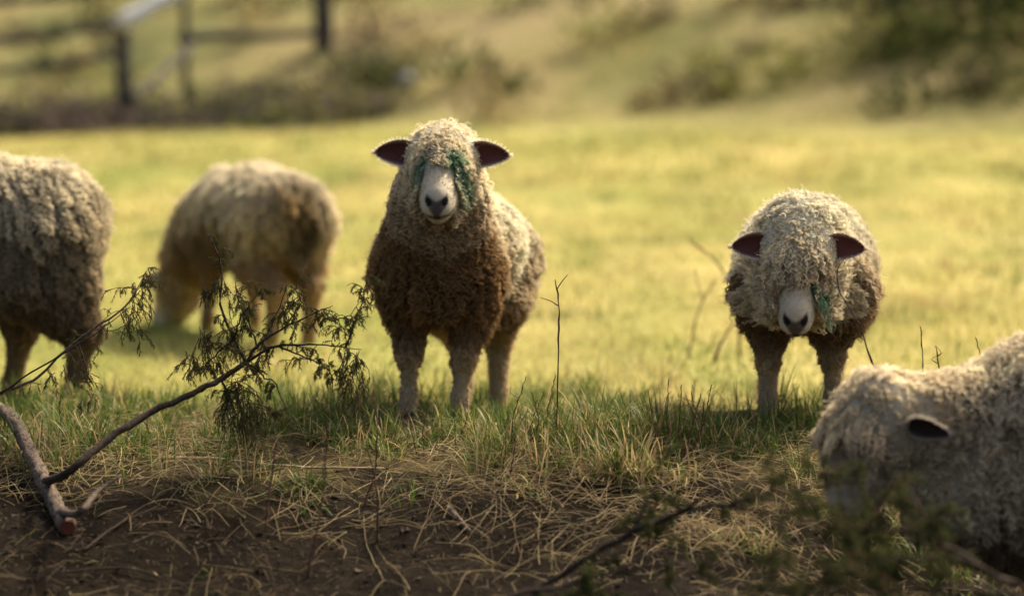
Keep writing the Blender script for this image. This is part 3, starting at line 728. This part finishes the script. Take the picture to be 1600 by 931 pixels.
n = 9000; x = rs.uniform(-2.1, 2.1, n); y = rs.uniform(4.2, 7.6, n); z = height(x, y)
sc_ = rs.uniform(.003, .011, n) * np.where(rs.random(n) < .06, 1.9, 1)
V = rs.normal(0, 1, (n, 4, 3)) ; V = norm(V) * sc_[:, None, None] * A(1.2, 1.2, .55); V += np.stack([x, y, z + sc_ * .25], 1)[:, None]
F = (np.arange(n)[:, None, None] * 4 + np.array([(0, 1, 2), (0, 2, 3), (0, 3, 1), (1, 3, 2)])[None]).reshape(-1, 3)
c = lerp(np.broadcast_to(A(.018, .013, .008), (n, 3)), A(.08, .055, .032), rs.random(n) ** 2); C = np.repeat(c[:, None], 4, 1).reshape(-1, 3)
tag(mesh_np('soil_crumbs', V.reshape(-1, 3), F, M_LITTER, None, C, False), 'loose crumbs of soil and bark over the bare ground', 'soil', kind='stuff')

# ------------------------------------------------------------------ cedar branches
def cedar_sprays(starts, rng, leaf=.013, n_sub=7, droop=.55, green=(A(.035, .045, .016), A(.085, .085, .03)), r=.0011, twig_r=.0016, dens=3):
    """starts: (point, direction, length). returns curve blocks: brown twigs and green scale-leaf shoots"""
    TW, LF = [], []
    for p, d, L in starts:
        d = norm(np.array(d, float)); K = 9; q = np.array(p, float); line = [q]; dirs = []
        for i in range(K - 1):
            d = norm(d + A(0, 0, -droop * .22) + rng.normal(0, .16, 3)); dirs.append(d); q = q + d * L / (K - 1); line.append(q)
        line = np.array(line); TW.append(line)
        for j in range(n_sub):
            i = rng.integers(1, K - 1); dd = norm(dirs[i] + rng.normal(0, .6, 3) + A(0, 0, -droop * .4)); l2 = L * rng.uniform(.22, .5)
            q = line[i]; sub = [q]
            for k in range(K - 1): dd = norm(dd + A(0, 0, -droop * .25) + rng.normal(0, .14, 3)); q = q + dd * l2 / (K - 1); sub.append(q)
            sub = np.array(sub); TW.append(sub)
            for k in range(2, K):
                for m in range(dens):
                    e = norm(dd + rng.normal(0, .75, 3) + A(0, 0, -droop * .5)); ll = leaf * rng.uniform(.6, 1.6)
                    LF.append(np.stack([sub[k], sub[k] + e * ll * .5, sub[k] + e * ll + A(0, 0, -.2 * ll)]))
    TW, LF = np.array(TW), np.array(LF)
    return ([TW, LF], [twig_r * np.linspace(1.1, .45, TW.shape[1])[None] * np.ones((len(TW), 1)), r * np.array([1., 1., .5])[None] * rng.uniform(.7, 1.3, (len(LF), 1))],
            [np.tile(A(.07, .045, .03), (len(TW), 1)) * rng.uniform(.6, 1.5, (len(TW), 1)), lerp(np.broadcast_to(green[0], (len(LF), 3)), green[1], rng.random(len(LF))) * rng.uniform(.6, 1.3, (len(LF), 1))])
def pl(pts): return np.array([W(*p) for p in pts])
def limb(name, pts, r0, r1, mat, parent=None, n=None, sides=8, rough=.06, wob=.0):
    P = smooth_line(pts, n or max(8, 5 * len(pts))); 
    if wob: P = P + RNG.normal(0, wob, P.shape) * np.sin(np.linspace(0, np.pi, len(P)))[:, None]
    return fix_quads(name, tube(P, np.linspace(r0, r1, len(P)), sides, rough), mat, parent), P
rc = np.random.default_rng(17)
def g_line(pts, lift): return np.array([G(px, py) + A(0, 0, lift) for px, py in pts])
# --- the cut cedar limb with its long side branch and dead spray
logP = g_line([(-40, 668), (12, 690), (38, 722), (62, 762), (84, 800), (106, 836)], .018); logP[:, 2] += A(.07, .065, .05, .025, .005, 0)
root, LP = limb('cedar_branch', logP, .019, .0235, M_BARK, None, 70, 14, .13)
tag(root, 'cut cedar limb with peeling bark and reddish cut end lying on the soil', 'branch')
d = norm(LP[-1] - LP[-2]); cutV, cutF = tube(np.array([LP[-1] - d * .004, LP[-1] + d * .003]), [.0215, .0205], 14, .03)
fix_quads('cut_face', (cutV, cutF), M_CUT, root, False)
long_ = np.vstack([LP[46], pl([(110, 735, 6.75), (170, 685, 6.85), (235, 645, 6.95), (300, 615, 7.02), (345, 592, 7.08), (385, 566, 7.12)])])
_, Q = limb('side_branch', long_, .013, .0075, M_BARK_D, root, 40, 9, .09, .002)
limb('side_branch', np.vstack([LP[61], W(125, 800, 6.42), W(150, 770, 6.55), W(190, 742, 6.6)]), .012, .0045, M_BARK, root, 16, 8, .08)
fork = Q[-1]
subs = [[(385, 566, 7.12), (430, 541, 7.1), (500, 539, 7.08), (565, 546, 7.06)], [(385, 566, 7.12), (402, 540, 7.14), (445, 512, 7.18), (492, 488, 7.2), (520, 478, 7.2)],
        [(385, 566, 7.12), (366, 530, 7.1), (345, 480, 7.1), (348, 430, 7.12), (335, 385, 7.12), (320, 362, 7.12)], [(435, 541, 7.1), (480, 560, 7.05), (515, 580, 7.04), (520, 612, 7.02)],
        [(540, 543, 7.08), (552, 510, 7.08), (567, 465, 7.08), (574, 432, 7.08)], [(385, 566, 7.12), (410, 585, 7.1), (430, 600, 7.08), (448, 640, 7.06)], [(385, 566, 7.12), (400, 585, 7.2), (402, 560, 7.25), (420, 520, 7.3), (440, 470, 7.3), (452, 440, 7.3)],
        [(366, 530, 7.1), (330, 560, 7.12), (312, 590, 7.14)], [(445, 512, 7.18), (470, 470, 7.2), (455, 445, 7.2)], [(492, 488, 7.2), (520, 500, 7.15), (548, 492, 7.1)], [(366, 530, 7.1), (380, 490, 7.05), (410, 450, 7.0)], [(345, 592, 7.08), (360, 620, 7.1), (380, 650, 7.1)],
        [(402, 545, 7.2), (395, 520, 7.2), (372, 470, 7.18), (368, 440, 7.2)]]
tips = []
for i, sb in enumerate(subs):
    _, q = limb('side_branch', pl(sb), .0055 if i < 3 else .0032, .0011, M_BARK_D, root, 18, 6, .12, .0025); tips.append(q)
st = []
for i, q in enumerate(tips):
    for k in range(9): 
        j = rc.integers(3, len(q)); st.append((q[j], rc.normal(0, .7, 3) + A(0, 0, .15), rc.uniform(.03, .10)))
for px, py, m, L in ((548, 555, 10, .15), (556, 590, 6, .13), (318, 520, 7, .11), (310, 560, 5, .08), (372, 600, 18, .16), (390, 630, 14, .14), (330, 440, 5, .07), (350, 500, 6, .1), (460, 470, 5, .07)):
    for k in range(m): st.append((W(px + rc.normal(0, 9), py + rc.normal(0, 8), 7.1), rc.normal(0, .6, 3) + A(0, 0, -.8), L * rc.uniform(.5, 1.1)))
curves_np('foliage', *cedar_sprays(st, rc, n_sub=6, leaf=.0075, r=.0007, dens=2, twig_r=.0012), M_FOLIAGE, root)
# --- second, thinner branch by the left sheep's legs
_b = W(-150, 660, 7.6)
pts = np.vstack([A(_b[0], _b[1], hz(_b[0], _b[1]) + .01), pl([(-30, 628, 7.55), (20, 606, 7.5), (62, 588, 7.45), (110, 540, 7.4), (160, 505, 7.4), (195, 480, 7.4), (215, 450, 7.4), (232, 418, 7.4)])])
r2, q2 = limb('cedar_branch', pts, .0065, .001, M_BARK, None, 30, 8, .08, .002)
tag(r2, 'thin bare cedar branch leaning up past the hind leg of the rump turned sheep', 'branch')
limb('side_branch', pl([(120, 532, 7.4), (135, 575, 7.4), (140, 610, 7.38)]), .003, .001, M_BARK_D, r2, 12, 6, .1, .002)
limb('side_branch', pl([(-40, 634, 7.53), (0, 616, 7.42), (60, 575, 7.3), (150, 520, 7.32), (205, 478, 7.34)]), .0045, .001, M_BARK_D, r2, 16, 6, .1, .003)
st = [(q2[j], rc.normal(0, .6, 3) + A(.3, 0, -.3), rc.uniform(.04, .11)) for j in rc.integers(12, 30, 34)] + [(W(200 + rc.normal(0, 14), 500 + rc.normal(0, 10), 7.4), rc.normal(0, .5, 3) + A(0, 0, -1), rc.uniform(.04, .09)) for k in range(9)] + \
     [(W(120 + rc.normal(0, 25), 590 + rc.normal(0, 16), 7.35), rc.normal(0, .6, 3), rc.uniform(.05, .1)) for k in range(16)]
curves_np('foliage', *cedar_sprays(st, rc, n_sub=4, leaf=.007, r=.0006, dens=2, twig_r=.0012), M_FOLIAGE, r2)
# --- dark cuttings in front of the grazing sheep
def cutting(label, main, r0, subs, n_st, Ls, leaf=.016):
    rt, q = limb('cedar_branch', pl(main), r0, .0022, M_BARK_D, None, 34, 8, .1, .004); tag(rt, label, 'branch'); lines = [q]
    for sb in subs:
        _, qq = limb('side_branch', pl(sb), r0 * .5, .0013, M_BARK_D, rt, 20, 6, .12, .004); lines.append(qq)
    st = []
    for k in range(n_st):
        ql = lines[rc.integers(len(lines))]; j = rc.integers(6, len(ql)); st.append((ql[j], rc.normal(0, .75, 3) + A(0, 0, .05), rc.uniform(*Ls)))
    curves_np('foliage', *cedar_sprays(st, rc, n_sub=6, leaf=.013, droop=.3, r=.0011, dens=3), M_FOLIAGE, rt)
cutting('dark cedar cutting with a crooked bare stem reaching across the straw', [(760, 1060, 6.0), (820, 945, 6.00), (905, 880, 6.00), (990, 830, 5.95), (1060, 800, 5.90), (1130, 788, 5.85), (1165, 778, 5.80), (1240, 765, 5.75), (1330, 752, 5.70), (1420, 760, 5.65)], .0105,
        [[(1060, 800, 5.90), (1130, 762, 5.85), (1230, 742, 5.85), (1300, 738, 5.85)], [(990, 830, 5.95), (1010, 780, 6.00), (1040, 740, 6.05)], [(1130, 788, 5.85), (1200, 800, 5.75), (1290, 790, 5.65), (1400, 800, 5.65)]], 26, (.06, .14))
cutting('bushy dark green cedar cutting hiding the chin of the grazing sheep', [(1700, 1240, 5.4), (1640, 960, 5.40), (1560, 900, 5.40), (1470, 850, 5.45), (1390, 830, 5.50), (1330, 822, 5.50), (1250, 815, 5.50)], .009,
        [[(1560, 900, 5.40), (1500, 870, 5.35), (1420, 870, 5.35), (1330, 880, 5.35), (1240, 880, 5.35)], [(1470, 850, 5.45), (1440, 800, 5.45), (1420, 760, 5.50)], [(1600, 930, 5.35), (1480, 915, 5.25), (1350, 920, 5.25), (1230, 925, 5.25)], [(1390, 815, 5.50), (1350, 830, 5.45), (1290, 850, 5.45), (1200, 840, 5.45)]], 70, (.07, .15))
cutting('bare forked cedar cutting lying low over the dark soil and straw', [(720, 1090, 5.85), (780, 945, 5.85), (880, 915, 5.90), (960, 895, 5.90), (1060, 880, 5.90), (1160, 885, 5.85), (1270, 870, 5.80)], .007,
        [[(960, 895, 5.90), (1040, 860, 5.95), (1120, 865, 5.95), (1210, 872, 5.95)], [(1060, 880, 5.90), (1130, 905, 5.75), (1230, 915, 5.65)], [(840, 925, 5.85), (930, 925, 5.75), (1060, 930, 5.75)]], 14, (.05, .1))
# --- lying sticks
def stick(label, pts, r0, r1, mat, lift=.012, name='dead_stalk', cat='stick', n=18):
    o, q = limb(name, g_line(pts, lift), r0, r1, mat, None, n, 7, .06, .001); return tag(o, label, cat)
stick('long pale dry stalk lying flat on the soil behind the cut limb', [(245, 722), (330, 724), (420, 732), (520, 738), (600, 742)], .0045, .003, M_PALE)
stick('slim dark stick lying on the bare soil beside the cut end', [(130, 872), (185, 832), (245, 800)], .004, .002, M_BARK_D, .012)
stick('short pale twig lying among green blades behind the log', [(35, 668), (70, 670), (112, 674)], .003, .002, M_PALE)
stick('thin grey stick half buried at the dark soil edge', [(100, 905), (200, 900), (290, 925)], .003, .002, M_BARK_D)
stick('knotted brown root showing in the soil under the tussock', [(700, 800), (718, 815), (735, 838)], .009, .006, M_BARK, .004)

# ------------------------------------------------------------------ upright dry shoots
def shoot(label, pts, r0, r1, twigs=(), mat=M_STEM, group=None, name='dry_stem', buds=True):
    pts = np.asarray(pts, float); g0 = hz(pts[0][0], pts[0][1])
    if pts[0][2] > g0 + .02: pts = np.vstack([A(pts[0][0], pts[0][1], g0 - .01), pts])      # rooted in the ground
    P = smooth_line(pts, 22); P = P + rc.normal(0, .0012, P.shape); P[0, 2] -= .02
    R = np.linspace(r0, r1, 22)
    if buds: R = R * (1 + .5 * (rc.random(22) < .25))
    o = fix_quads(name, tube(P, R, 6, .05, rc), mat); tag(o, label, 'stem', group)
    for tw in twigs: fix_quads('twig', tube(smooth_line(tw, 8), np.linspace(r1 * 1.1, r1 * .6, 8), 5, .1, rc), mat, o)
    return o
shoot('tall slender reddish stem with a forked tip rising from the tussock', pl([(868, 690, 7.35), (872, 600, 7.35), (873, 520, 7.35), (873, 470, 7.35), (867, 437, 7.35)]), .0028, .0018,
      [pl([(870, 452, 7.35), (878, 440, 7.34), (887, 429, 7.33)]), pl([(873, 478, 7.35), (860, 470, 7.3), (845, 465, 7.25)])])
vine = [(1382, 625, 6.9), (1374, 598, 6.9), (1355, 545, 6.92), (1346, 515, 6.93), (1325, 478, 6.95), (1310, 450, 6.97), (1309, 420, 6.98), (1320, 402, 6.98)]
shoot('thin dark vine curling up in front of the sheep with the green spot', pl(vine), .0032, .0010, [pl([(1332, 400, 6.98), (1345, 414, 6.98), (1364, 414, 6.98)])], M_BARK_D)
def upright(px0, py0, px1, py1, label, group, r0=.0022, tw=1, mat=M_STEM, D=None, bend=8):
    b = G(px0, py0) if D is None else W(px0, py0, D); D_ = b[1]
    mid = W((px0 + px1) / 2 + rc.normal(0, bend), (py0 + py1) / 2, D_ + rc.normal(0, .02)); t = W(px1, py1, D_ + rc.normal(0, .04))
    tws = []
    for k in range(tw):
        f = rc.uniform(.45, .9); p = b * (1 - f) + t * f + (mid - (b + t) / 2) * (1 - (2 * f - 1) ** 2); tws.append(np.array([p, p + A(rc.normal(0, .012), 0, .014), p + A(rc.normal(0, .02), 0, .032)]))
    return shoot(label, np.array([b, mid, t]), r0, r0 * .5, tws, mat, group)
for px0, py0, px1, py1 in ((1052, 715, 1045, 592), (1058, 720, 1065, 600), (1048, 700, 1022, 612), (1060, 735, 1082, 602), (1064, 722, 1095, 615), (1035, 720, 1012, 608), (1075, 715, 1100, 628), (1028, 690, 1005, 635), (1070, 730, 1112, 600)):
    upright(px0, py0, px1, py1, 'thin dark budded shoot in the clump between the tussock and the sheep with lowered head', 'dark shoots in the tussock clump')
for px0, py0, px1, py1 in ((800, 720, 822, 588), (810, 715, 830, 610), (822, 705, 850, 612), (795, 760, 815, 640), (845, 690, 868, 585), (785, 745, 797, 650)):
    upright(px0, py0, px1, py1, 'thin reddish shoot standing in grass below the hind leg of the staring sheep', 'reddish shoots below the staring sheep')
for px0, py0, px1, py1 in ((652, 720, 628, 602), (662, 715, 668, 640), (712, 715, 710, 605), (716, 690, 732, 625), (650, 690, 640, 625)):
    upright(px0, py0, px1, py1, 'wiry twig standing before the front hooves of the staring sheep', 'wiry twigs before the staring sheep', .0017)
for px0, py0, px1, py1, lab in ((1445, 640, 1438, 510, 'tall straight dark twig rising behind the head of the grazing sheep'), (1485, 620, 1462, 540, 'forked dark twig rising behind the neck of the grazing sheep'), (1538, 600, 1524, 526, 'short thin twig rising behind the back of the grazing sheep')):
    upright(px0, py0, px1, py1, lab, None, .0026, 2 if 'forked' in lab else 0, M_BARK_D, D=7.0, bend=3)
for px0, py0, px1, py1 in ((480, 905, 512, 640), (415, 830, 432, 690), (560, 815, 590, 660), (590, 850, 572, 690), (845, 860, 838, 760), (1010, 870, 1035, 735)):
    upright(px0, py0, px1, py1, 'brittle brown stalk standing on the bare soil', 'brittle stalks on the bare soil', .003, 1, M_STEM, bend=14)
for px0, py0, px1, py1 in ((70, 930, 40, 740), (390, 960, 375, 800), (615, 960, 640, 820), (230, 940, 215, 780)):
    upright(px0, py0, px1, py1, 'soft dark weed stalk at the front edge of the soil', 'weed stalks at the soil edge', .0017, 0, M_BARK_D, D=5.9, bend=10)
for lab, pts, r in (('thick reddish cane leaning out of the pasture towards the lowered head sheep', [(1095, 612, 9.9), (1110, 575, 9.9), (1128, 535, 9.95), (1148, 500, 10)], .0075), ('forked weed stalk standing in the pasture left of the leaning cane', [(1064, 602, 10.2), (1075, 560, 10.2), (1085, 510, 10.2), (1098, 470, 10.2), (1118, 438, 10.2)], .005), ('dead stalk arching over to the back of the sheep with lowered head', [(1155, 475, 10.4), (1138, 438, 10.4), (1112, 402, 10.4), (1075, 374, 10.4)], .006)):
    P = pl(pts); base = P[0].copy(); base[2] = hz(base[0], base[1]) - .01
    if base[2] < P[0][2]: P = np.vstack([base, P])
    tw = [pl([(1098, 470, 10.2), (1090, 440, 10.2), (1085, 420, 10.2)])] if 'forked' in lab else ()
    shoot(lab, P, r, r * .45, tw, M_STEM)

# ------------------------------------------------------------------ fence on the rise
def log_between(name, a, b, r, parent, mat, sides=8, rough=.08):
    t = np.linspace(0, 1, 10)[:, None]; P = np.array(a) * (1 - t) + np.array(b) * t; P[:, 2] += .02 * np.sin(t[:, 0] * 7)
    return fix_quads(name, tube(P, np.linspace(r, r * .85, 10), sides, rough), mat, parent)
def post(px, D, topz_px, r, parent, mat=M_FENCE):
    t = W(px, topz_px, D); b = A(t[0], D, hz(t[0], D) - .3); return log_between('post', b, t, r, parent, mat)
f0 = W(190, 170, 31.5); fence = empty('rail_fence', (0, 0, 0)); tag(fence, 'blurred weathered split rail fence with braced posts on the far rise', 'fence')
post(192, 31.5, 28, .12, fence); post(288, 33.2, -60, .06, fence); post(505, 35.2, -60, .16, fence); post(-150, 31.0, 0, .12, fence)
for (a, b, r) in (((-160, 84, 31.3), (196, 38, 31.7), .055), ((-160, 130, 31.3), (196, 86, 31.7), .055), ((-160, 20, 31.3), (196, -20, 31.7), .07), ((280, 62, 33.2), (512, 50, 35.2), .07), ((280, -20, 33.2), (512, -25, 35.2), .08), ((505, -10, 35.2), (760, -30, 36.5), .08), ((300, 75, 33.0), (205, 155, 31.2), .05)):
    log_between('rail', W(*a), W(*b), r, fence, M_FENCE)
log_between('rail', W(186, 42, 31.3), W(330, -45, 31.9), .115, fence, M_FENCE_L)
# pale stone on the slope
s0 = G(632, 135); aa = np.linspace(0, np.pi, 7)[:, None]; bb = np.linspace(0, 2 * np.pi, 10, endpoint=False)[None]
S = np.stack([np.sin(aa) * np.cos(bb), np.sin(aa) * np.sin(bb), np.cos(aa) + 0 * bb], -1).reshape(-1, 3) * (1 + .12 * rc.normal(size=(70, 1))) * A(.17, .15, .13)
k = (np.arange(6)[:, None] * 10 + np.arange(10)[None]); k2 = (np.arange(6)[:, None] * 10 + (np.arange(10)[None] + 1) % 10)
tag(mesh_np('stone', S + s0 + A(0, 0, .06), np.stack([k, k2, k2 + 10, k + 10], -1).reshape(-1, 4), M_STONE, None, None, False), 'pale round stone on the brushy slope behind the staring sheep', 'stone')

# ------------------------------------------------------------------ brush on the hillside (stuff): leaf faces in clumps
rb = np.random.default_rng(29)
nb = 900; bx = rb.uniform(-16, 18, nb); by = rb.uniform(24, 50, nb)
keep = (by + .6 * bx > 29.5) & (rb.random(nb) < .35 + .65 * sstep(-4, 8, bx)); bx, by = bx[keep], by[keep]
Vs, Cs = [], []
for x, y in zip(bx, by):
    if x < -1.5 and y < 34: continue
    r = rb.uniform(.18, .6) * (1 + 1.1 * sstep(3, 8, x)); m = int(300 * r)
    p = rb.normal(0, .5, (m, 3)) * A(r, r, r * .7) + A(x, y, hz(x, y) + r * .35)
    e = rb.normal(0, .05, (m, 3, 3)); Vs.append((p[:, None] + e).reshape(-1, 3))
    tone = rb.random(); dk = float(sstep(3, 10, x))
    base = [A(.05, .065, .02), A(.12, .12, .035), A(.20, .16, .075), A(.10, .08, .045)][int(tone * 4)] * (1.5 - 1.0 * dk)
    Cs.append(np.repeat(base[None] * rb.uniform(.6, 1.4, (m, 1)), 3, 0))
for k in range(230):      # dense dark scrub higher on the slope
    y = rb.uniform(30, 46); x = y * rb.uniform(.115, .26); r = rb.uniform(.3, 1.0); m = int(260 * r)
    if rb.random() > float(sstep(.10, .2, x / y)) + .1: continue
    p = rb.normal(0, .5, (m, 3)) * A(r, r, r * .8) + A(x, y, hz(x, y) + r * .35); Vs.append((p[:, None] + rb.normal(0, .07, (m, 3, 3))).reshape(-1, 3))
    base = [A(.035, .05, .022), A(.06, .07, .025), A(.07, .055, .035), A(.09, .09, .03)][rb.integers(4)]; Cs.append(np.repeat(base[None] * rb.uniform(.6, 1.4, (m, 1)), 3, 0))
for k in range(120):      # dead brush along the foot of the fence
    x = rb.uniform(-8, -1.6); y = rb.uniform(30.2, 33.5) + .12 * (x + 5); r = rb.uniform(.2, .55); m = int(220 * r)
    p = rb.normal(0, .5, (m, 3)) * A(r * 1.4, r, r * .55) + A(x, y, hz(x, y) + r * .3); Vs.append((p[:, None] + rb.normal(0, .05, (m, 3, 3))).reshape(-1, 3))
    base = [A(.09, .075, .07), A(.13, .10, .085), A(.10, .11, .04), A(.17, .16, .06)][rb.integers(4)]; Cs.append(np.repeat(base[None] * rb.uniform(.6, 1.4, (m, 1)), 3, 0))
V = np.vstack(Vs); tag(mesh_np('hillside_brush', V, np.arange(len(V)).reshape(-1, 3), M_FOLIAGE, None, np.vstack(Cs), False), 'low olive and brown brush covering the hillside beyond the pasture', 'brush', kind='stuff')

# ------------------------------------------------------------------ added tall tree outside the view, its crown placed to shade the soil
def added_shade_tree(x, y, hgt, r0, z0, rad, label, n=9000, seed=3):
    r_ = np.random.default_rng(seed); e = empty('added_shade_tree', (x, y, hz(x, y)))
    z = np.linspace(-.2, hgt, 14); P = np.stack([.08 * np.sin(z), .06 * np.cos(z * 1.3), z], 1)
    fix_quads('trunk', tube(P, np.linspace(r0, .02, 14), 10, .07, r_), M_BARK, e)
    br = []; cl = []
    for k in range(46):
        zb = r_.uniform(z0, hgt * .95); a = r_.uniform(0, 6.283); Lb = rad * (1 - (zb - z0) / (hgt - z0) * .75) * r_.uniform(.7, 1.1)
        t = np.linspace(0, 1, 8)[:, None]; Q = A(0, 0, zb) + A(math.cos(a), math.sin(a), .12) * Lb * t + A(0, 0, -.2) * Lb * t ** 2
        br.append(tube(Q, np.linspace(.03, .006, 8), 5, .08, r_)); cl.append(Q[2:])
    fix_quads('limbs', join(br), M_BARK_D, e)
    C = np.vstack(cl); c = C[r_.integers(0, len(C), n)] + r_.normal(0, .16, (n, 3)) * A(1, 1, .7)
    V = (c[:, None] + r_.normal(0, .045, (n, 3, 3))).reshape(-1, 3)
    col = np.repeat(lerp(np.broadcast_to(A(.03, .045, .015), (n, 3)), A(.07, .09, .03), r_.random(n)), 3, 0)
    mesh_np('crown', V, np.arange(3 * n).reshape(-1, 3), M_FOLIAGE, e, col, False)
    return tag(e, label, 'tree')
added_shade_tree(3.6, 10.7, 10.4, .16, 7.3, 1.35, 'added tall tree out of view, its high crown placed to shade the bare soil', 24000)
